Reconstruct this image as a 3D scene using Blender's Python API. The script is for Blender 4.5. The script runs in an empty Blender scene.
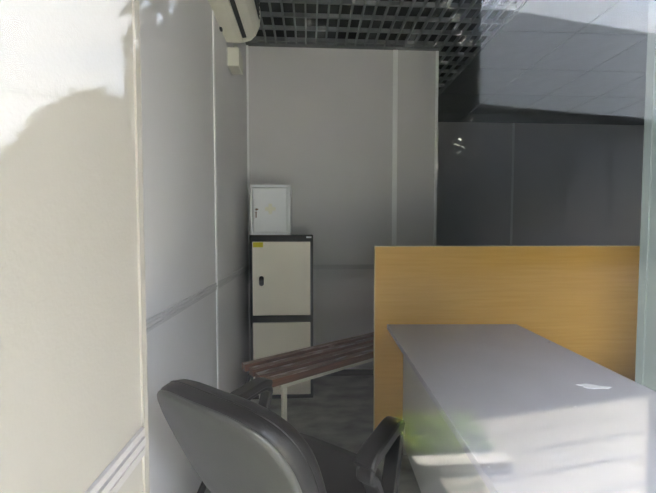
import bpy, bmesh, math, random
from mathutils import Vector, Matrix
random.seed(7)
S = bpy.context.scene
COL = S.collection
PI = math.pi

# ------------------------------------------------------------------ materials
def lin(c):
    c /= 255.0
    return c / 12.92 if c <= 0.04045 else ((c + 0.055) / 1.055) ** 2.4
def rgb(r, g, b):
    return (lin(r), lin(g), lin(b), 1.0)

def mat(name, col, rough=0.5, metal=0.0, var=0.06, scale=8.0, bump=0.0, bscale=60.0, spec=0.5, stretch=(1, 1, 1), col2=None, coat=0.0):
    m = bpy.data.materials.new(name)
    m.use_nodes = True
    nt = m.node_tree
    b = nt.nodes['Principled BSDF']
    b.inputs['Roughness'].default_value = rough
    b.inputs['Metallic'].default_value = metal
    b.inputs['Specular IOR Level'].default_value = spec
    b.inputs['Coat Weight'].default_value = coat
    tc = nt.nodes.new('ShaderNodeTexCoord')
    mp = nt.nodes.new('ShaderNodeMapping')
    mp.inputs['Scale'].default_value = stretch
    nt.links.new(tc.outputs['Object'], mp.inputs['Vector'])
    n = nt.nodes.new('ShaderNodeTexNoise')
    n.inputs['Scale'].default_value = scale
    n.inputs['Detail'].default_value = 5
    nt.links.new(mp.outputs['Vector'], n.inputs['Vector'])
    r = nt.nodes.new('ShaderNodeValToRGB')
    r.color_ramp.elements[0].position = 0.3
    r.color_ramp.elements[1].position = 0.7
    a = col2 if col2 else tuple(c * (1 - var) for c in col[:3]) + (1,)
    z = col if col2 else tuple(min(1, c * (1 + var)) for c in col[:3]) + (1,)
    r.color_ramp.elements[0].color = a
    r.color_ramp.elements[1].color = z
    nt.links.new(n.outputs['Fac'], r.inputs['Fac'])
    nt.links.new(r.outputs['Color'], b.inputs['Base Color'])
    if bump > 0:
        n2 = nt.nodes.new('ShaderNodeTexNoise')
        n2.inputs['Scale'].default_value = bscale
        nt.links.new(mp.outputs['Vector'], n2.inputs['Vector'])
        bp = nt.nodes.new('ShaderNodeBump')
        bp.inputs['Strength'].default_value = bump
        bp.inputs['Distance'].default_value = 0.01
        nt.links.new(n2.outputs['Fac'], bp.inputs['Height'])
        nt.links.new(bp.outputs['Normal'], b.inputs['Normal'])
    return m

M = {}
M['panel'] = mat('panel_laminate', rgb(219, 216, 216), 0.42, var=0.025, scale=3, bump=0.05, bscale=220)
M['panel_cream'] = mat('panel_cream', rgb(166, 160, 149), 0.42, var=0.02, scale=3, bump=0.05, bscale=220)
M['alu'] = mat('aluminium_profile', rgb(252, 252, 252), 0.4, var=0.03)
M['edge_grey'] = mat('edge_profile_grey', rgb(112, 120, 114), 0.45, var=0.03)
M['strip_grey'] = mat('strip_grey', rgb(199, 196, 197), 0.4, var=0.02)
M['strip'] = mat('strip_pale', rgb(178, 173, 170), 0.4, var=0.02)
M['floor'] = mat('floor_lino', rgb(184, 186, 178), 0.55, var=0.3, scale=6, bump=0.1, bscale=40, col2=rgb(128, 130, 126), stretch=(.9, 1.6, 1))
M['grid'] = mat('ceiling_grid', rgb(112, 114, 116), 0.55, var=0.05)
M['void'] = mat('ceiling_void_shade', rgb(20, 21, 22), 0.9)  # near-black tone stands in for the shade above the grid
M['dark_frame'] = mat('cabinet_black', rgb(40, 41, 40), 0.4, var=0.05)
M['beige'] = mat('cabinet_beige', rgb(246, 238, 220), 0.4, var=0.02, bump=0.04, bscale=300)
M['white_metal'] = mat('white_enamel', rgb(244, 245, 247), 0.35, var=0.02)
M['cream_metal'] = mat('cream_enamel', rgb(206, 202, 184), 0.35, var=0.05, scale=20)
M['yellow'] = mat('yellow_sticker', rgb(226, 214, 40), 0.5, var=0.03)
M['gold'] = mat('pale_cross', rgb(240, 238, 220), 0.5, var=0.02)
M['key'] = mat('key_brass', rgb(120, 86, 62), 0.35, metal=0.7)
M['chrome'] = mat('chrome', rgb(200, 200, 200), 0.2, metal=1.0)
M['leather'] = mat('black_leather', rgb(30, 28, 27), 0.42, var=0.1, scale=30, bump=0.06, bscale=260, spec=0.4)
M['shell'] = mat('grey_plastic_shell', rgb(88, 88, 82), 0.42, var=0.08, scale=5, bump=0.08, bscale=400)
M['plastic'] = mat('black_plastic', rgb(18, 17, 16), 0.45, var=0.05, bump=0.05, bscale=300)
M['ac_white'] = mat('ac_plastic', rgb(222, 219, 205), 0.38, var=0.02)
M['slot'] = mat('dark_slot', rgb(34, 34, 33), 0.6)
M['desk'] = mat('desk_laminate', rgb(180, 178, 184), 0.5, var=0.03, scale=6, bump=0.03, bscale=300, spec=0.35)
M['desk_side'] = mat('desk_side_laminate', rgb(196, 196, 190), 0.5, var=0.02)
M['edge'] = mat('board_edge', rgb(226, 206, 150), 0.5, var=0.05)
M['frame'] = mat('window_frame_white', rgb(214, 214, 210), 0.4, var=0.02)
M['asphalt'] = mat('asphalt', rgb(38, 38, 40), 0.95, spec=0.1, var=0.25, scale=60, bump=0.3, bscale=200)
M['curb'] = mat('kerb_concrete', rgb(176, 174, 166), 0.85, var=0.1, scale=20, bump=0.2, bscale=120)
M['soil'] = mat('soil', rgb(70, 62, 46), 0.95, var=0.2, scale=30)
M['grass'] = mat('grass_blade', rgb(146, 172, 72), 0.6, var=0.25, scale=12)
M['leaf'] = mat('tree_leaf', rgb(58, 64, 52), 0.6, var=0.25, scale=3)
M['bark'] = mat('bark', rgb(84, 70, 56), 0.9, var=0.2, scale=20, bump=0.5, bscale=40)
M['plaster'] = mat('render_plaster', rgb(84, 88, 86), 0.85, var=0.08, scale=2)
M['fascia'] = mat('fascia_metal', rgb(186, 190, 192), 0.45, var=0.06, scale=1, stretch=(0.4, 0.4, 3))
M['dark_glass'] = mat('dark_glazing', rgb(30, 34, 36), 0.1, var=0.05)
M['cladding'] = mat('dark_cladding', rgb(52, 57, 57), 0.8, var=0.1, scale=1)
M['cable'] = mat('black_cable', rgb(25, 25, 25), 0.6)

def wood_mat(name, c1, c2, lo):
    m = mat(name, c1, 0.5, var=0.3, scale=4, stretch=(1.2, 14, 14), bump=0.3, bscale=12, col2=c2)
    nt = m.node_tree
    b = nt.nodes['Principled BSDF']
    src = b.inputs['Base Color'].links[0].from_socket
    tc = [n for n in nt.nodes if n.type == 'MAPPING'][0]
    n = nt.nodes.new('ShaderNodeTexNoise')
    n.inputs['Scale'].default_value = 9
    n.inputs['Detail'].default_value = 8
    mp = nt.nodes.new('ShaderNodeMapping')
    mp.inputs['Scale'].default_value = (0.8, 3.5, 3.5)
    t2 = [q for q in nt.nodes if q.type == 'TEX_COORD'][0]
    nt.links.new(t2.outputs['Object'], mp.inputs['Vector'])
    nt.links.new(mp.outputs['Vector'], n.inputs['Vector'])
    r = nt.nodes.new('ShaderNodeValToRGB')
    r.color_ramp.elements[0].position = lo
    r.color_ramp.elements[0].color = (0, 0, 0, 1)
    r.color_ramp.elements[1].position = lo + .12
    r.color_ramp.elements[1].color = (0.75, 0.75, 0.75, 1)
    nt.links.new(n.outputs['Fac'], r.inputs['Fac'])
    mx = nt.nodes.new('ShaderNodeMix')
    mx.data_type = 'RGBA'
    nt.links.new(r.outputs['Color'], mx.inputs[0])
    nt.links.new(src, mx.inputs[6])
    mx.inputs[7].default_value = rgb(196, 176, 166)
    nt.links.new(mx.outputs[2], b.inputs['Base Color'])
    return m
M['wood'] = wood_mat('bench_wood', rgb(124, 80, 57), rgb(82, 50, 36), .64)
M['wood_top'] = wood_mat('worn_bench_top', rgb(146, 112, 94), rgb(100, 70, 57), .53)
M['ochre'] = mat('ochre_board', rgb(230, 182, 92), 0.45, var=0.1, scale=5, stretch=(0.6, 1, 14), col2=rgb(222, 170, 78), bump=0.05, bscale=60)

def brick_mat():
    m = mat('concrete_pavers', rgb(140, 136, 126), 0.85, var=0.1, scale=10)
    nt = m.node_tree
    b = nt.nodes['Principled BSDF']
    src = b.inputs['Base Color'].links[0].from_socket
    t2 = [q for q in nt.nodes if q.type == 'TEX_COORD'][0]
    br = nt.nodes.new('ShaderNodeTexBrick')
    br.inputs['Scale'].default_value = 1.0
    br.inputs['Brick Width'].default_value = 0.26
    br.inputs['Row Height'].default_value = 0.19
    br.inputs['Mortar Size'].default_value = 0.014
    br.inputs['Mortar Smooth'].default_value = 0.3
    br.inputs['Color1'].default_value = (1, 1, 1, 1)
    br.inputs['Color2'].default_value = (0.86, 0.86, 0.86, 1)
    br.inputs['Mortar'].default_value = (0.14, 0.14, 0.13, 1)
    nt.links.new(t2.outputs['Object'], br.inputs['Vector'])
    mx = nt.nodes.new('ShaderNodeMix')
    mx.data_type = 'RGBA'
    mx.blend_type = 'MULTIPLY'
    mx.inputs[0].default_value = 1
    nt.links.new(src, mx.inputs[6])
    nt.links.new(br.outputs['Color'], mx.inputs[7])
    nt.links.new(mx.outputs[2], b.inputs['Base Color'])
    return m
M['paver'] = brick_mat()

def desk_top_mat():
    # grey laminate with a chalky smear and a few specks of dirt that lie on it
    m = M['desk']
    nt = m.node_tree
    b = nt.nodes['Principled BSDF']
    src = b.inputs['Base Color'].links[0].from_socket
    t2 = [q for q in nt.nodes if q.type == 'TEX_COORD'][0]
    def spots(scale, thr, col, cur):
        v = nt.nodes.new('ShaderNodeTexVoronoi')
        v.inputs['Scale'].default_value = scale
        nt.links.new(t2.outputs['Object'], v.inputs['Vector'])
        c = nt.nodes.new('ShaderNodeMath')
        c.operation = 'LESS_THAN'
        c.inputs[1].default_value = thr
        nt.links.new(v.outputs['Distance'], c.inputs[0])
        mx = nt.nodes.new('ShaderNodeMix')
        mx.data_type = 'RGBA'
        nt.links.new(c.outputs[0], mx.inputs[0])
        nt.links.new(cur, mx.inputs[6])
        mx.inputs[7].default_value = col
        return mx.outputs[2]
    cur = spots(9, 0.035, rgb(205, 205, 205), src)
    cur = spots(5.3, 0.025, rgb(120, 92, 62), cur)
    nt.links.new(cur, b.inputs['Base Color'])
desk_top_mat()

def glass_mat():
    m = bpy.data.materials.new('window_glass')
    m.use_nodes = True
    nt = m.node_tree
    nt.nodes.clear()
    out = nt.nodes.new('ShaderNodeOutputMaterial')
    g = nt.nodes.new('ShaderNodeNewGeometry')
    dot = nt.nodes.new('ShaderNodeVectorMath'); dot.operation = 'DOT_PRODUCT'
    nt.links.new(g.outputs['Incoming'], dot.inputs[0])
    nt.links.new(g.outputs['Normal'], dot.inputs[1])
    ab = nt.nodes.new('ShaderNodeMath'); ab.operation = 'ABSOLUTE'
    nt.links.new(dot.outputs['Value'], ab.inputs[0])
    om = nt.nodes.new('ShaderNodeMath'); om.operation = 'SUBTRACT'
    om.inputs[0].default_value = 1.0
    nt.links.new(ab.outputs[0], om.inputs[1])
    pw = nt.nodes.new('ShaderNodeMath'); pw.operation = 'POWER'
    nt.links.new(om.outputs[0], pw.inputs[0]); pw.inputs[1].default_value = 5
    ma = nt.nodes.new('ShaderNodeMath'); ma.operation = 'MULTIPLY_ADD'
    nt.links.new(pw.outputs[0], ma.inputs[0])
    ma.inputs[1].default_value = 0.6; ma.inputs[2].default_value = 0.006
    tr = nt.nodes.new('ShaderNodeBsdfTransparent')
    tr.inputs['Color'].default_value = (0.985, 0.987, 0.987, 1)
    gl = nt.nodes.new('ShaderNodeBsdfGlossy')
    gl.inputs['Roughness'].default_value = 0.0
    mx = nt.nodes.new('ShaderNodeMixShader')
    nt.links.new(ma.outputs[0], mx.inputs[0])
    nt.links.new(tr.outputs[0], mx.inputs[1])
    nt.links.new(gl.outputs[0], mx.inputs[2])
    # faint diffuse film added as a milky haze over the view
    n = nt.nodes.new('ShaderNodeTexNoise'); n.inputs['Scale'].default_value = 14; n.inputs['Detail'].default_value = 6
    tc = nt.nodes.new('ShaderNodeTexCoord')
    nt.links.new(tc.outputs['Object'], n.inputs['Vector'])
    mr = nt.nodes.new('ShaderNodeMapRange')
    mr.inputs['From Min'].default_value = 0.3; mr.inputs['From Max'].default_value = 0.8
    mr.inputs['To Min'].default_value = 0.0001; mr.inputs['To Max'].default_value = 0.0005
    nt.links.new(n.outputs['Fac'], mr.inputs['Value'])
    df = nt.nodes.new('ShaderNodeBsdfDiffuse'); df.inputs['Color'].default_value = (0.8, 0.82, 0.78, 1)
    m2 = nt.nodes.new('ShaderNodeMixShader')
    nt.links.new(mr.outputs[0], m2.inputs[0])
    nt.links.new(mx.outputs[0], m2.inputs[1])
    nt.links.new(df.outputs[0], m2.inputs[2])
    nt.links.new(m2.outputs[0], out.inputs['Surface'])
    return m
M['glass'] = glass_mat()

# ------------------------------------------------------------------ mesh helpers
def link(name, bm, m, parent=None, smooth=False, loc=None, rotz=None, bevel=0.0):
    me = bpy.data.meshes.new(name)
    bmesh.ops.recalc_face_normals(bm, faces=bm.faces)
    bm.to_mesh(me)
    bm.free()
    if smooth:
        for p in me.polygons:
            p.use_smooth = True
    me.materials.append(M[m] if isinstance(m, str) else m)
    o = bpy.data.objects.new(name, me)
    COL.objects.link(o)
    if parent:
        o.parent = parent
    if loc is not None:
        o.location = loc
    if rotz is not None:
        o.rotation_euler = (0, 0, rotz)
    if bevel > 0:
        b = o.modifiers.new('bevel', 'BEVEL')
        b.width = bevel; b.segments = 2; b.limit_method = 'ANGLE'
    return o

def box(bm, x0, x1, y0, y1, z0, z1):
    vs = [bm.verts.new(p) for p in ((x0,y0,z0),(x1,y0,z0),(x1,y1,z0),(x0,y1,z0),(x0,y0,z1),(x1,y0,z1),(x1,y1,z1),(x0,y1,z1))]
    for f in ((0,3,2,1),(4,5,6,7),(0,1,5,4),(1,2,6,5),(2,3,7,6),(3,0,4,7)):
        bm.faces.new([vs[i] for i in f])
    return bm

def B(*boxes):
    bm = bmesh.new()
    for b in boxes:
        box(bm, *b)
    return bm

def prism(bm, prof, axis, a, b):
    """closed 2D profile extruded along an axis; axis 'y': profile (x,z); 'x': (y,z); 'z': (x,y)"""
    def P(p, t):
        return {'y': (p[0], t, p[1]), 'x': (t, p[0], p[1]), 'z': (p[0], p[1], t)}[axis]
    A = [bm.verts.new(P(p, a)) for p in prof]
    C = [bm.verts.new(P(p, b)) for p in prof]
    n = len(prof)
    bm.faces.new(A); bm.faces.new(C)
    for i in range(n):
        bm.faces.new((A[i], A[(i+1) % n], C[(i+1) % n], C[i]))
    return bm

def tube(bm, pts, r, seg=10, r2=None, closed=False):
    pts = [Vector(p) for p in pts]
    n = len(pts)
    rings = []
    for i, p in enumerate(pts):
        d = (pts[(i+1) % n] - pts[i-1]) if closed else (pts[min(i+1, n-1)] - pts[max(i-1, 0)])
        d.normalize()
        up = Vector((0, 0, 1)) if abs(d.z) < 0.95 else Vector((0, 1, 0))
        a = d.cross(up).normalized(); b = d.cross(a).normalized()
        rr = r if r2 is None else r + (r2 - r) * i / max(1, n - 1)
        rings.append([bm.verts.new(p + (a * math.cos(t) + b * math.sin(t)) * rr) for t in [2*PI*k/seg for k in range(seg)]])
    m = n if closed else n - 1
    for i in range(m):
        q, w = rings[i], rings[(i+1) % n]
        for k in range(seg):
            bm.faces.new((q[k], q[(k+1) % seg], w[(k+1) % seg], w[k]))
    if not closed:
        bm.faces.new(rings[0]); bm.faces.new(rings[-1])
    return bm

def lathe(bm, prof, seg=20, c=(0, 0, 0)):
    """profile of (radius, z) about the z axis"""
    rings = []
    for r, z in prof:
        rings.append([bm.verts.new((c[0] + r*math.cos(2*PI*k/seg), c[1] + r*math.sin(2*PI*k/seg), c[2] + z)) for k in range(seg)])
    for i in range(len(rings) - 1):
        for k in range(seg):
            bm.faces.new((rings[i][k], rings[i][(k+1) % seg], rings[i+1][(k+1) % seg], rings[i+1][k]))
    bm.faces.new(rings[0]); bm.faces.new(rings[-1])
    return bm

def thing(name, label, cat, loc=(0, 0, 0), rotz=0, group=None):
    o = bpy.data.objects.new(name, None)
    COL.objects.link(o)
    o.location = loc
    o.rotation_euler = (0, 0, rotz)
    o.empty_display_size = 0.1
    o['label'] = label; o['category'] = cat
    if group:
        o['group'] = group
    return o

def tag(o, label, cat, group=None, kind=None):
    o['label'] = label; o['category'] = cat
    if group: o['group'] = group
    if kind: o['kind'] = kind
    return o

def struct(name, bm, m, label=None, **k):
    o = link(name, bm, m, **k)
    o['kind'] = 'structure'
    if label:
        o['label'] = label; o['category'] = name.split('_')[0]
    return o

# ------------------------------------------------------------------ camera
CAMZ = 1.23
F = 350.0
cam_d = bpy.data.cameras.new('camera')
cam = bpy.data.objects.new('camera', cam_d)
COL.objects.link(cam)
cam_d.sensor_fit = 'HORIZONTAL'
cam_d.sensor_width = 36.0
cam_d.lens = 36.0 * F / 656.0
cam_d.clip_start = 0.005
cam.location = (0, 0, CAMZ)
cam.rotation_euler = (math.radians(90 - 2.37), 0, math.radians(-2.94))
S.camera = cam

# ------------------------------------------------------------------ dimensions
G = 0.12            # glass plane
XL = -0.514         # left wall
YB = 2.95           # back wall
XB = 1.075          # free end of the back wall
XC = -0.239         # face of the column by the window
YC = 0.508          # far edge of the column
XR = 1.126           # short wall on the right
YR = 1.13
ZC = 2.745          # ceiling
YD = 4.8            # back of the dark bay
XD = 4.9
ZT = 0.934          # height of the horizontal strip

# ------------------------------------------------------------------ room shell
struct('floor', B((XL - .1, XD + .1, 0.09, YD + .1, -0.12, 0.0)), 'floor', 'dark grey worn floor of the room')
struct('wall_left', B((XL - .1, XL, YC - .05, YB + .1, 0, 3.0)), 'panel', 'grey panelled wall at left behind the air conditioner')
struct('wall_back', B((XL, XB, YB, YB + .09, 0, 3.0)), 'panel', 'grey panelled back wall behind the locker')
struct('wall_column', B((XL - .1, XC, G + .02, YC, 0, 3.0)), 'panel_cream', 'cream panelled corner column beside the window at far left')
struct('wall_right', B((XR, XR + .08, G + .02, YR, 0, 3.0)), 'edge_grey', 'pale end of the short wall at the right edge')
struct('wall_bay', B((XL, XD + .1, YD, YD + .1, 0, 3.0)), 'panel', 'grey panelled wall at the back of the dark bay')
struct('wall_side', B((XD, XD + .1, G + .1, YD, 0, 3.0)), 'panel', 'side wall of the dark bay')
struct('wall_inner', B((XL, XL + .1, YB + .09, YD, 0, 3.0)), 'panel', 'wall closing the dark bay on the left')
fb = B((XR + .08, XD + .1, 0.06, G + .1, -.12, 3.0), (-2.4, XC, 0.06, G + .02, -.12, 3.0), (XC, XR + .08, 0.06, G + .02, 2.82, 3.0), (XR + .06, XR + .3, -.9, 0.06, -.12, 2.9))  # last box is an unseen pilaster added to shade the column
struct('wall_front', fb, 'panel_cream', 'front wall around the window with an unseen pilaster added to shade the column')
struct('ceiling_slab', B((XL - .1, XD + .1, 0.06, YD + .1, 3.0, 3.1), (XL, XD, G + .03, YD, ZC + .055, 3.0), (-2.4, XD + .1, -1.5, 0.06, 2.9, 3.05)), 'void', 'near-black slab standing in for the shade above the open grid ceiling, with an unseen added eave')  # low slab darkens the grid openings; eave added to block sun and sky

# open-cell grid ceiling: real fins
gb = bmesh.new()
px, py, th, hh = 0.08, 0.158, 0.012, 0.030
XG = 1.43
x = XL
while x < XG:
    box(gb, x, x + th, G + .02, YD, ZC, ZC + hh); x += px
y = G + .05
while y < YD:
    box(gb, XL, XG, y, y + th, ZC, ZC + hh); y += py
box(gb, XL, XB, YB - .05, YB, ZC, ZC + hh)
box(gb, XL, XL + .03, G + .02, YB, ZC, ZC + hh)
struct('ceiling', gb, 'grid', 'grey open-cell grid ceiling')

cp_ = bmesh.new()
x = XG
while x < XD:
    y = G + .11
    while y < YD:
        box(cp_, x + .004, min(x + .596, XD), y + .004, min(y + .596, YD), ZC, ZC + .03); y += .6
    x += .6
box(cp_, XG, XD, G + .11, YD, ZC + .02, ZC + .04)
struct('ceiling_panels', cp_, 'grid', 'smooth grey ceiling panels over the dark bay')
tn = [0]
def trim(bm, lab, m='alu'):
    tn[0] += 1
    o = struct('trim_%d' % tn[0], bm, m, bevel=0.001 if m == 'alu' else 0)
    o['label'] = lab; o['category'] = 'trim'
    return o
def vstrip_bm(x0, x1, y0, y1, z0=0.0, z1=ZC):
    return B((x0, x1, y0, y1, z0, z1))
# ribbed horizontal strips
def hprof(base, s, z):
    # across the wall: three ribs
    p = []
    for (dz, d) in ((-.020, .003), (-.019, .005), (-.008, .005), (-.0075, .001), (-.005, .001), (-.0045, .006), (.0065, .006), (.007, .002), (.010, .002), (.0105, .005), (.0195, .005), (.020, .003)):
        p.append((base + s * d, z + dz))
    return [(base - s * .004, z - .020)] + p + [(base - s * .004, z + .020)]
trim(prism(bmesh.new(), hprof(XL, 1, ZT), 'y', YC, YB - .001), 'ribbed grey horizontal strip along the left wall', 'strip_grey')
trim(prism(bmesh.new(), hprof(XC, 1, ZT), 'y', G + .02, YC - .011), 'ribbed pale horizontal strip low on the cream column', 'strip')
trim(prism(bmesh.new(), hprof(YB, -1, ZT), 'x', XL + .001, XB - .011), 'ribbed grey horizontal strip on the back wall', 'strip_grey')
trim(vstrip_bm(XL - .001, XL + .006, 1.928, 1.953), 'pale vertical joint strip on the left wall near the air conditioner')
trim(vstrip_bm(XL - .001, XL + .016, YB - .016, YB + .001), 'pale vertical strip in the back left corner')
trim(vstrip_bm(.695, .735, YB - .006, YB + .001), 'pale vertical joint strip on the back wall')
trim(vstrip_bm(XB - .018, XB + .006, YB - .006, YB + .092), 'pale edge strip at the free end of the back wall')
trim(B((XC - .012, XC + .003, YC - .010, YC + .004, 0, ZC), (XC - .03, XC + .0, YC, YC + .006, 0, ZC)), 'pale corner strip on the far edge of the cream column', 'panel_cream')
re_ = trim(vstrip_bm(XR - .005, XR + .085, YR - .022, YR + .005), 'grey green edge strip on the end of the right short wall')
re_.data.materials[0] = M['edge_grey']
trim(vstrip_bm(2.82, 2.85, YD - .006, YD + .001), 'pale vertical joint strip in the dark bay')
trim(vstrip_bm(1.6, 1.63, YD - .006, YD + .001), 'second joint strip in the dark bay')
trim(prism(bmesh.new(), hprof(YD, -1, ZT), 'x', XL + .11, XD - .001), 'ribbed horizontal strip in the dark bay')
bb = struct('baseboard_back', B((XL + .001, XB, YB - .012, YB + .001, 0, .05)), 'plastic'); tag(bb, 'dark skirting along the back wall', 'baseboard')
bl = struct('baseboard_left', B((XL - .001, XL + .012, YC + .01, YB - .012, 0, .05)), 'plastic'); tag(bl, 'dark skirting along the left wall', 'baseboard')

# the window the picture is taken through
win = struct('window_1', B((XC + .001, XR + .001, G, G + .005, .06, 2.79)), 'glass')
tag(win, 'large clear shop window pane reflecting the street', 'window')
link('window_frame', B((XC, XC + .05, G - .02, G + .025, 0, 2.82), (XR - .05, XR, G - .02, G + .025, 0, 2.82),
     (XC, XR, G - .02, G + .025, 0, .06), (XC, XR, G - .02, G + .025, 2.79, 2.82)), 'frame', parent=win, bevel=.003)

# ------------------------------------------------------------------ air conditioner
ac = thing('air_conditioner', 'white split air conditioner high on the left wall under the grid ceiling', 'air conditioner', (XL, 1.836, 2.40))
prof = [(0.0, 0.0), (.075, -.004), (.105, .0), (.105, .014), (.132, .02), (.132, .009), (.155, .019), (.178, .045), (.203, .10), (.208, .17), (.200, .26), (.175, .272), (0.0, .272)]
link('body', prism(bmesh.new(), prof, 'y', -.392, .392), 'ac_white', parent=ac, bevel=.003)
for s in (-1, 1):
    pe = [(0, -.002), (.075, -.006), (.112, 0.0), (.153, .014), (.182, .043), (.207, .10), (.212, .17), (.203, .263), (.176, .275), (0, .275)]
    link('end_cap', prism(bmesh.new(), pe, 'y', s * .392, s * .404), 'ac_white', parent=ac, bevel=.004)
link('air_outlet', prism(bmesh.new(), [(.106, .010), (.106, .0145), (.131, .0205), (.131, .015)], 'y', -.36, .37), 'slot', parent=ac)
gr = bmesh.new()
for k in range(5):
    box(gr, .198, .2115, -.37, .37, .125 + k * .025, .132 + k * .025)
link('intake_grille', gr, 'slot', parent=ac)
for yy in (-.05, .24):
    link('mounting_clip', B((0, .012, yy, yy + .026, -.012, .002)), 'slot', parent=ac)

jb = thing('cable_box', 'small white plastic cable box on the wall below the air conditioner', 'box', (XL, 2.318, 2.322))
link('cover', B((.004, .075, -.066, .066, -.058, .058)), 'ac_white', parent=jb, bevel=.006)
link('cable', tube(bmesh.new(), [(.03, .04, .05), (.03, .04, .075), (.035, .03, .12)], .008), 'ac_white', parent=jb, smooth=True)
link('mounting_plate', B((0, .004, -.071, .071, -.063, .063)), 'frame', parent=jb)

# ------------------------------------------------------------------ locker
LW0, LW1, LY0, LY1, LH = -.437, .022, 2.55, 2.93, 1.208
lk = thing('metal_locker', 'narrow black framed metal locker with two beige doors in the corner', 'locker', ((LW0 + LW1) / 2, LY0, 0))
w = (LW1 - LW0) / 2
d = LY1 - LY0
body = B((-w, -w + .022, 0, d, 0, LH), (w - .022, w, 0, d, 0, LH), (-w, w, 0, d, LH - .05, LH), (-w, w, d - .02, d, 0, LH),
         (-w, w, 0, d, 0, .03), (-w, w, 0, d, .57, .62), (-w + .02, w - .02, .05, .07, 0, LH))
link('body', body, 'dark_frame', parent=lk, bevel=.003)
up = link('door', B((-w + .020, w - .020, -.004, .016, .622, LH - .048)), 'beige', parent=lk, bevel=.003)
lo = link('door', B((-w + .020, w - .020, -.004, .016, .032, .568)), 'beige', parent=lk, bevel=.003)
st = [(.017 * math.cos(t), (.019 if math.sin(t) > 0 else -.019) + .017 * math.sin(t)) for t in [2*PI*(k + .5)/20 for k in range(20)]]
lock = prism(bmesh.new(), [(-w + .085 + a, .875 + b) for a, b in st], 'y', -.012, -.003)
lc = link('lock', lock, 'plastic', parent=up, bevel=.002); lc['label'] = 'black oval turn lock'
link('lock_barrel', tube(bmesh.new(), [(-w + .085, -.017, .872), (-w + .085, -.010, .872)], .008, 12), 'dark_frame', parent=up)
sk = link('sticker', B((-w + .026, -w + .098, -.0065, -.0035, LH - .088, LH - .052)), 'yellow', parent=up); sk['label'] = 'yellow rectangular sticker'
bd = link('badge', B((w - .05, w - .012, -.003, .003, LH - .022, LH - .010)), 'white_metal', parent=lk); bd['label'] = 'small pale badge'

# ------------------------------------------------------------------ first aid cabinet
fa = thing('first_aid_cabinet', 'white metal first aid cabinet with pale cross standing on the locker', 'cabinet', (-.288, 2.575, LH))
H = .366; hw = .146; dp = .135
fb = B((-hw, hw, .03, dp, 0, H), (-hw, -hw + .017, 0, .031, 0, H), (hw - .017, hw, 0, .031, 0, H), (-hw, hw, 0, .031, 0, .017), (-hw, hw, 0, .031, H - .019, H))
link('body', fb, 'white_metal', parent=fa, bevel=.002)
dr = link('door', B((-hw + .026, hw - .026, .0, .012, .026, H - .028)), 'white_metal', parent=fa, bevel=.002)
cz = .19
cr = link('cross', B((-.013, .013, -.0015, .003, cz - .038, cz + .038), (-.038, .038, -.0013, .003, cz - .013, cz + .013)), 'gold', parent=dr); cr['label'] = 'pale yellowish cross'
kb = bmesh.new()
tube(kb, [(-.1, .003, .185), (-.1, -.012, .185)], .008, 12)
link('lock', kb, 'chrome', parent=dr)
k2 = B((-.103, -.085, -.022, -.019, .181, .190), (-.1035, -.0965, -.0215, -.0195, .125, .168))
lathe(k2, [(.0075, -.0015), (.0075, .0015)], 12, (-.1, -.0205, .165))
kk = link('key', k2, 'key', parent=dr); kk['label'] = 'brass key hanging in the lock'

# ------------------------------------------------------------------ bench
BA = math.radians(33.6)
bn = thing('slatted_bench', 'worn brown slatted wooden bench on cream metal legs before the locker', 'bench', (-.222, 1.807, 0), BA)
BL, SW, ST, SZ = 1.2, .054, .042, .452
for k in range(4):
    y0 = k * (SW + .039)
    sb = B((-.0, BL, y0, y0 + SW, SZ - ST, SZ))
    o = link('slat', sb, 'wood', parent=bn, bevel=.004)
    o.data.materials.append(M['wood_top'])
    for p in o.data.polygons:
        if p.normal.z > .9:
            p.material_index = 1
    o.location = (random.uniform(-.006, .006), 0, 0)
WB = 4 * SW + .117
for xx in (.112, BL - .112):
    for yy in (.028, WB - .028):
        link('leg', B((xx - .0125, xx + .0125, yy - .0125, yy + .0125, 0, SZ - ST - .0255)), 'cream_metal', parent=bn, bevel=.002)
for yy in (.028, WB - .028):
    link('side_rail', B((.09, BL - .09, yy - .0125, yy + .0125, SZ - ST - .0255, SZ - ST - .0005)), 'cream_metal', parent=bn, bevel=.002)
for xx in (.112, BL - .112):
    link('cross_rail', B((xx - .0125, xx + .0125, .041, WB - .041, SZ - ST - .025, SZ - ST - .001)), 'cream_metal', parent=bn, bevel=.002)
for xx in (.112, BL - .112):
    link('foot_rail', B((xx - .01, xx + .01, .0405, WB - .0405, .10, .12)), 'cream_metal', parent=bn, bevel=.002)

# ------------------------------------------------------------------ ochre board
bo = thing('partition_board', 'tall ochre laminated board standing upright behind the grey table', 'partition', (.360, 1.93, 0))
link('panel', B((.004, 1.75, .0, .02, .0, 1.146)), 'ochre', parent=bo)
e = link('edge_band', B((.0, .004, -.0005, .0205, .0, 1.146), (.0, 1.75, -.0005, .0205, 1.146, 1.151)), 'edge', parent=bo); e['label'] = 'pale edge banding'
for xx in (.35, 1.4):
    link('foot', B((xx, xx + .03, .021, .3, 0, .03), (xx, xx + .03, .021, .05, .03, .4)), 'dark_frame', parent=bo, bevel=.002)

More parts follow.
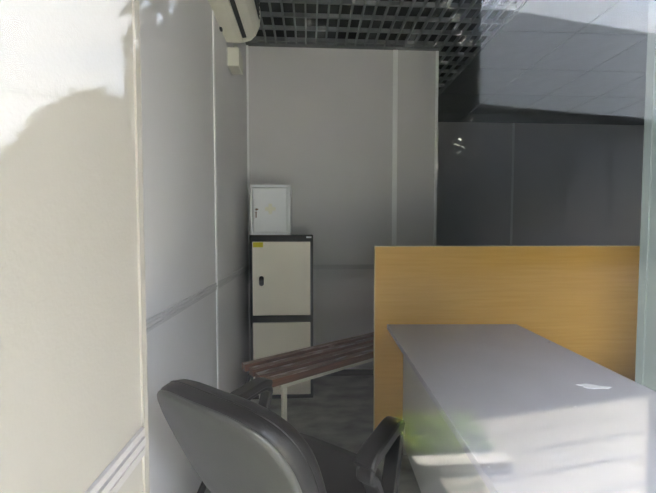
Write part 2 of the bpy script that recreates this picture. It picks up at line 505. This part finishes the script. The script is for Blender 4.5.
# ------------------------------------------------------------------ table
tb = thing('work_table', 'long light grey laminate table pushed against the ochre board', 'table', (.430, 1.926, 0), math.radians(-2.6))
TL, TW, TZ = 1.4, .73, .712
link('tabletop', B((0, TW, -TL, 0, TZ - .025, TZ)), 'desk', parent=tb, bevel=.002)
for yy in (-.05, -TL + .05):
    link('leg_panel', B((.085, TW - .085, yy - .012, yy + .012, 0, TZ - .0255)), 'desk_side', parent=tb, bevel=.001)
link('modesty_panel', B((.085, .103, -TL + .0625, -.0625, .06, TZ - .0255)), 'desk_side', parent=tb, bevel=.001)
sm = bmesh.new()
N = 18
vs = [sm.verts.new(((.052 + .012*math.sin(5*t)) * math.cos(t) * .9, (.016 + .006*math.cos(3*t)) * math.sin(t), .0012)) for t in [2*PI*k/N for k in range(N)]]
vb = [sm.verts.new((v.co.x, v.co.y, 0)) for v in vs]
sm.faces.new(vs); sm.faces.new(vb)
for i in range(N):
    sm.faces.new((vs[i], vs[(i+1) % N], vb[(i+1) % N], vb[i]))
sp = link('plaster_smear', sm, 'white_metal', loc=(.951, 1.105, TZ), rotz=-.25)
tag(sp, 'small white chalky smear lying on the grey table top', 'dirt')

# ------------------------------------------------------------------ office chair
CA = .625          # turn: local +y is the way the chair faces
ch = thing('office_chair', 'black padded office chair seen from behind with loop armrests', 'chair', (-.046, 1.057, 0), -CA)
def superell(t, a, b, n):
    c, s = math.cos(t), math.sin(t)
    return (a * math.copysign(abs(c) ** (2/n), c), b * math.copysign(abs(s) ** (2/n), s))
def pillow(rings, a, b, n, seg, P):
    """rings: (scale, depth); P maps (u, v, depth) to a point"""
    bm = bmesh.new()
    R = []
    for sc, dz in rings:
        ring = []
        for k in range(seg):
            u, v = superell(2*PI*k/seg, a, b, n)
            ring.append(bm.verts.new(P(u * sc, v * sc, dz)))
        R.append(ring)
    for i in range(len(R) - 1):
        for k in range(seg):
            bm.faces.new((R[i][k], R[i][(k+1) % seg], R[i+1][(k+1) % seg], R[i+1][k]))
    bm.faces.new(R[0]); bm.faces.new(R[-1])
    return bm
# backrest, local: x across, y forward, z up
TILT = .41
BH = .243
BW = .226
def PB(u, v, dz):
    u2 = u * (1.0 + .107 * (v / BH) * .5)
    if v < 0:
        v *= .8
    y = -.277 - math.sin(TILT) * v + .44 * u2 * u2 + dz
    z = .652 + math.cos(TILT) * v
    return (u2 + .014, y, z)
pad = [(.55, -.004), (.90, -.004), (.955, -.002), (.985, .010), (1.0, .028), (1.0, .046), (.985, .062), (.95, .074), (.88, .081), (.6, .086), (.2, .087)]
bk = link('backrest', pillow(pad, BW, BH, 3.2, 96, PB), 'leather', parent=ch, smooth=True)
sh = [(.2, -.012), (.6, -.012), (.90, -.010), (.955, -.006), (.968, -.001), (.955, .004)]
link('back_shell', pillow(sh, BW, BH, 3.2, 96, PB), 'shell', parent=bk, smooth=True)
# piping seam round the rim of the pad
pts = [PB(*[q * 1.001 for q in superell(2*PI*k/96, BW, BH, 3.2)], .037) for k in range(96)]
link('seam', tube(bmesh.new(), pts, .0022, 6, closed=True), 'plastic', parent=bk, smooth=True)
def PS(u, v, dz):
    z = .470 + dz - (.02 * max(0, v / .18 - .55) ** 2 * 4 if v > 0 else 0) + .10 * u * u
    return (u, v + .055, z)
seat = [(.3, -.075), (.88, -.072), (.97, -.055), (1.0, -.03), (.985, -.012), (.93, -.001), (.6, .004), (.2, .0)]
link('seat', pillow(seat, .235, .182, 3.2, 80, PS), 'leather', parent=ch, smooth=True)
link('seat_pan', B((-.16, .16, -.13, .17, .37, .392)), 'plastic', parent=ch, bevel=.008)
# back support bar
cp = [(.0, .10, .375), (0, -.12, .372), (0, -.22, .38), (0, -.258, .43), (0, -.262, .49), (0, -.272, .53)]
def ribbon(path, wx, th):
    """flat strip swept along a path in the local yz plane, width along x"""
    bm = bmesh.new()
    n = len(path); R = []
    for i, p in enumerate(path):
        p = Vector(p)
        dd = (Vector(path[min(i+1, n-1)]) - Vector(path[max(i-1, 0)])).normalized()
        nn = Vector((0, -dd.z, dd.y))
        X = Vector((1, 0, 0))
        R.append([bm.verts.new(p + X*a*wx/2 + nn*b*th/2) for a, b in ((-1, -.6), (-.8, -1), (.8, -1), (1, -.6), (1, .6), (.8, 1), (-.8, 1), (-1, .6))])
    for i in range(n - 1):
        for k in range(8):
            bm.faces.new((R[i][k], R[i][(k+1) % 8], R[i+1][(k+1) % 8], R[i+1][k]))
    bm.faces.new(R[0]); bm.faces.new(R[-1])
    return bm
def catmull(ps, n=8, closed=False):
    out = []
    N = len(ps)
    for i in range(N if closed else N - 1):
        g = lambda j: Vector(ps[j % N]) if closed else Vector(ps[max(0, min(N-1, j))])
        p0, p1, p2, p3 = g(i-1), g(i), g(i+1), g(i+2)
        for k in range(n):
            t = k / n
            out.append(.5 * ((2*p1) + (p2-p0)*t + (2*p0-5*p1+4*p2-p3)*t*t + (3*p1-p0-3*p2+p3)*t**3))
    if not closed:
        out.append(Vector(ps[-1]))
    return out
link('back_support', ribbon([tuple(p) for p in catmull(cp)], .065, .008), 'plastic', parent=ch, smooth=False)
for s in (-1, 1):
    X = -.27 if s < 0 else .262
    loop = [(X, .065, .405), (X, .045, .44), (X, .025, .50), (X, -.012, .57), (X, -.042, 0.600), (X, -.03, 0.628), (X, .04, 0.635), (X, .13, 0.640), (X, .163, 0.625), (X, .158, .59), (X, .12, .49), (X, .095, .42), (X, .08, .40)]
    arm = link('armrest', ribbon([tuple(p) for p in catmull(loop)], .048, .024), 'plastic', parent=ch, bevel=.003)
    cap = [(X, -.05, 0.628), (X, -.02, 0.646), (X, .06, 0.652), (X, .13, 0.656), (X, .165, 0.644)]
    link('arm_pad', ribbon([tuple(p) for p in catmull(cap)], .056, .03), 'leather', parent=arm, bevel=.004)
    link('arm_bracket', B((min(X, s*.12), max(X, s*.12), .02, .07, .375, .392)), 'plastic', parent=arm)
gl = lathe(bmesh.new(), [(.028, .10), (.028, .23), (.016, .23), (.016, .37)], 20)
link('gas_lift', gl, 'plastic', parent=ch)
link('tilt_mechanism', B((-.07, .07, -.09, .09, .335, .372)), 'plastic', parent=ch, bevel=.01)
hub = lathe(bmesh.new(), [(.045, .075), (.045, .12), (.03, .125)], 20)
link('hub', hub, 'plastic', parent=ch)
for k in range(5):
    a = 2*PI*k/5 + .3
    q = bmesh.new()
    tube(q, [(.03*math.cos(a), .03*math.sin(a), .105), (.17*math.cos(a), .17*math.sin(a), .09), (.275*math.cos(a), .275*math.sin(a), .07)], .024, 10, .014)
    leg = link('base_arm', q, 'plastic', parent=ch, smooth=True)
    cx, cy = .275*math.cos(a), .275*math.sin(a)
    c = bmesh.new()
    tx, ty = -math.sin(a), math.cos(a)
    for s in (-1, 1):
        tube(c, [(cx + tx*s*.008, cy + ty*s*.008, .026), (cx + tx*s*.022, cy + ty*s*.022, .026)], .026, 16)
    tube(c, [(cx, cy, .04), (cx, cy, .072)], .007, 8)
    link('caster', c, 'plastic', parent=leg)

# ------------------------------------------------------------------ outdoors (seen mirrored in the pane)
ZG = -.12
TA = math.radians(-10)
pv = struct('paving', B((-.42, 9, -.02, 3.2, -.1, 0)), 'paver', loc=(1.03, -2.13, ZG), rotz=TA)
tag(pv, 'pale concrete paving slabs of the sunlit pavement outside', 'pavement')
struct('ground', B((-60, 60, -70, .06, -.4, -.135)), 'asphalt', 'dark asphalt road beyond the pavement outside')

kb = link('kerb_stone', B((0, .56, -.09, 0, 0, .07)), 'curb', loc=(.58, -1.60, ZG), bevel=.008)
tag(kb, 'pale concrete kerb stone edging the grass strip on the pavement', 'kerb')
struct('ground_bed', B((.57, 1.09, -2.22, -1.692, ZG, ZG + .045)), 'soil', 'dark soil bed under the grass behind the kerb')
gbm = bmesh.new()
for i in range(2600):
    x0, y0 = random.uniform(.0, .51), random.uniform(-.48, -.11)
    a = random.uniform(0, 2*PI); h = random.uniform(.04, .09); ww = random.uniform(.003, .006)
    lx, ly = random.uniform(-.05, .05), random.uniform(-.05, .05)
    dx, dy = math.cos(a)*ww, math.sin(a)*ww
    p = [gbm.verts.new(q) for q in ((x0-dx, y0-dy, .045), (x0+dx, y0+dy, .045), (x0+dx*.6+lx*.4, y0+dy*.6+ly*.4, .045+h*.6), (x0-dx*.6+lx*.4, y0-dy*.6+ly*.4, .045+h*.6), (x0+lx, y0+ly, .045+h))]
    gbm.faces.new(p[:4]); gbm.faces.new((p[3], p[2], p[4]))
go = link('grass', gbm, 'grass', loc=(.58, -1.60, ZG))
tag(go, 'green grass growing behind the kerb stone', 'grass', kind='stuff')

def tree(label, loc, blobs, trunk_h, n, leaf=.16):
    t = thing('tree', label, 'tree', loc, 0, 'street trees outside')
    tb_ = bmesh.new()
    tube(tb_, [(0, 0, 0), (.05, .03, trunk_h*.5), (0, 0, trunk_h + 1.0)], .17, 12, .08)
    for k in range(5):
        a = 2*PI*k/5
        tube(tb_, [(0, 0, trunk_h*.8), (.5*math.cos(a), .5*math.sin(a), trunk_h + .5), (1.2*math.cos(a), 1.2*math.sin(a), trunk_h + 1.2)], .07, 8, .02)
    link('trunk', tb_, 'bark', parent=t, smooth=True)
    bm = bmesh.new()
    for i in range(n):
        c, r = random.choice(blobs)
        d_ = Vector((random.gauss(0, 1), random.gauss(0, 1), random.gauss(0, 1))).normalized()
        rr = random.uniform(.25, 1) ** .4
        p = Vector(c) + Vector((d_.x*r[0], d_.y*r[1], d_.z*r[2])) * rr
        a = Vector((random.gauss(0, 1), random.gauss(0, 1), random.gauss(0, 1))).normalized()
        b = a.orthogonal().normalized(); c2 = a.cross(b)
        s = leaf * random.uniform(.7, 1.3)
        vs = [bm.verts.new(p + b*s*x_ + c2*s*y_) for x_, y_ in ((-1, 0), (-.3, .45), (.5, .4), (1, 0), (.5, -.4), (-.3, -.45))]
        bm.faces.new(vs)
    link('crown', bm, 'leaf', parent=t)
    return t
tree('large dark leafy tree added across the pavement to darken the reflection in the window', (-.5, -6.2, -.14),  # dark crown added to keep the middle of the reflection dark
     [((0, 0, 4.4), (2.6, 1.9, 2.4)), ((-1.2, 0, 3.4), (1.4, 1.5, 1.7)), ((1.6, 0, 3.8), (1.9, 1.5, 2.0)), ((.4, 0, 6.2), (2.0, 1.5, 1.6)), ((0, .2, 2.2), (2.4, 1.2, 1.0))], 1.5, 11000, .17)
tree('lower bushy tree to the left of the large one', (-4.7, -8.1, -.14),
     [((0, 0, 2.6), (1.7, 1.4, 1.9)), ((-1.6, 0, 1.8), (1.6, 1.4, 1.5))], .7, 6000, .17)

bd = thing('building', 'grey flat-roofed building across the road with a dark block added to darken the reflection', 'building', (5.3, -11.75, -.14), math.radians(-9.7))
link('wall', B((-10.6, 11, -5, 0, 0, 5.7)), 'plaster', parent=bd)
link('roof_fascia', B((-9.2, 11.2, -5.1, .35, 5.7, 8.9)), 'fascia', parent=bd)
link('added_dark_block', B((-3.6, -.1, -4.9, 1.0, 0, 12.0)), 'cladding', parent=bd)  # tall block added so this part of the reflection stays dark
for k in range(9):
    wn = link('window', B((-8.6 + k*2.15, -6.8 + k*2.15, -.1, .04, .3, 4.9)), 'dark_glass', parent=bd)

cb = bmesh.new()
cps = []
for k in range(25):
    t = k / 24
    x_ = -12 + 14*t
    cps.append((x_, -9.0 + .5*t, 4.83 - .094 * (x_ + 8.1) - .12*math.sin(PI*t)))
tube(cb, cps, .022, 6)
tag(link('overhead_cable', cb, 'cable'), 'thin black overhead cable against the sky', 'cable')

# ------------------------------------------------------------------ light
sun = bpy.data.lights.new('sun', 'SUN')
sun.energy = 60.0
sun.angle = math.radians(1.0)
sun.color = (1.0, .95, .86)
so = bpy.data.objects.new('sun', sun)
COL.objects.link(so)
dirv = Vector((-.72, .13, -.68))
so.rotation_euler = dirv.to_track_quat('-Z', 'Y').to_euler()

pl = bpy.data.lights.new('sky_portal', 'AREA')
pl.shape = 'RECTANGLE'
pl.size = XR - XC
pl.size_y = 2.74
pl.cycles.is_portal = True
po = bpy.data.objects.new('sky_portal', pl)
COL.objects.link(po)
po.location = ((XR + XC) / 2, G + .03, 1.42)
po.rotation_euler = (math.radians(90), 0, 0)
wd = bpy.data.worlds.new('sky')
S.world = wd
wd.use_nodes = True
nt = wd.node_tree
bg = nt.nodes['Background']
sky = nt.nodes.new('ShaderNodeTexSky')
sky.sky_type = 'NISHITA'
sky.sun_disc = False
sky.sun_elevation = math.radians(43)
sky.sun_rotation = math.radians(100)
tc = nt.nodes.new('ShaderNodeTexCoord')
mp = nt.nodes.new('ShaderNodeMapping')
mp.inputs['Scale'].default_value = (1.6, 1.6, 4.0)
nt.links.new(tc.outputs['Generated'], mp.inputs['Vector'])
n = nt.nodes.new('ShaderNodeTexNoise')
n.inputs['Scale'].default_value = 1.5; n.inputs['Detail'].default_value = 7; n.inputs['Roughness'].default_value = .6
nt.links.new(mp.outputs['Vector'], n.inputs['Vector'])
r = nt.nodes.new('ShaderNodeValToRGB')
r.color_ramp.elements[0].position = .40; r.color_ramp.elements[0].color = (.35, .35, .35, 1)
r.color_ramp.elements[1].position = .60; r.color_ramp.elements[1].color = (1, 1, 1, 1)
nt.links.new(n.outputs['Fac'], r.inputs['Fac'])
sc = nt.nodes.new('ShaderNodeVectorMath'); sc.operation = 'SCALE'
sc.inputs['Scale'].default_value = 1.2
nt.links.new(sky.outputs['Color'], sc.inputs[0])
mx = nt.nodes.new('ShaderNodeMix'); mx.data_type = 'RGBA'
nt.links.new(r.outputs['Color'], mx.inputs[0])
nt.links.new(sc.outputs[0], mx.inputs[6])
mx.inputs[7].default_value = (6.6, 6.8, 7.3, 1)
nt.links.new(mx.outputs[2], bg.inputs['Color'])
bg.inputs['Strength'].default_value = 1.0

# ------------------------------------------------------------------ colour management
S.view_settings.view_transform = 'Standard'
S.view_settings.look = 'None'
S.view_settings.gamma = 1.0
S.view_settings.use_curve_mapping = False
S.view_settings.exposure = 2.68
S.cycles.max_bounces = 10
S.cycles.diffuse_bounces = 6
S.cycles.transparent_max_bounces = 12
S.cycles.use_denoising = True
S.cycles.denoising_prefilter = 'ACCURATE'
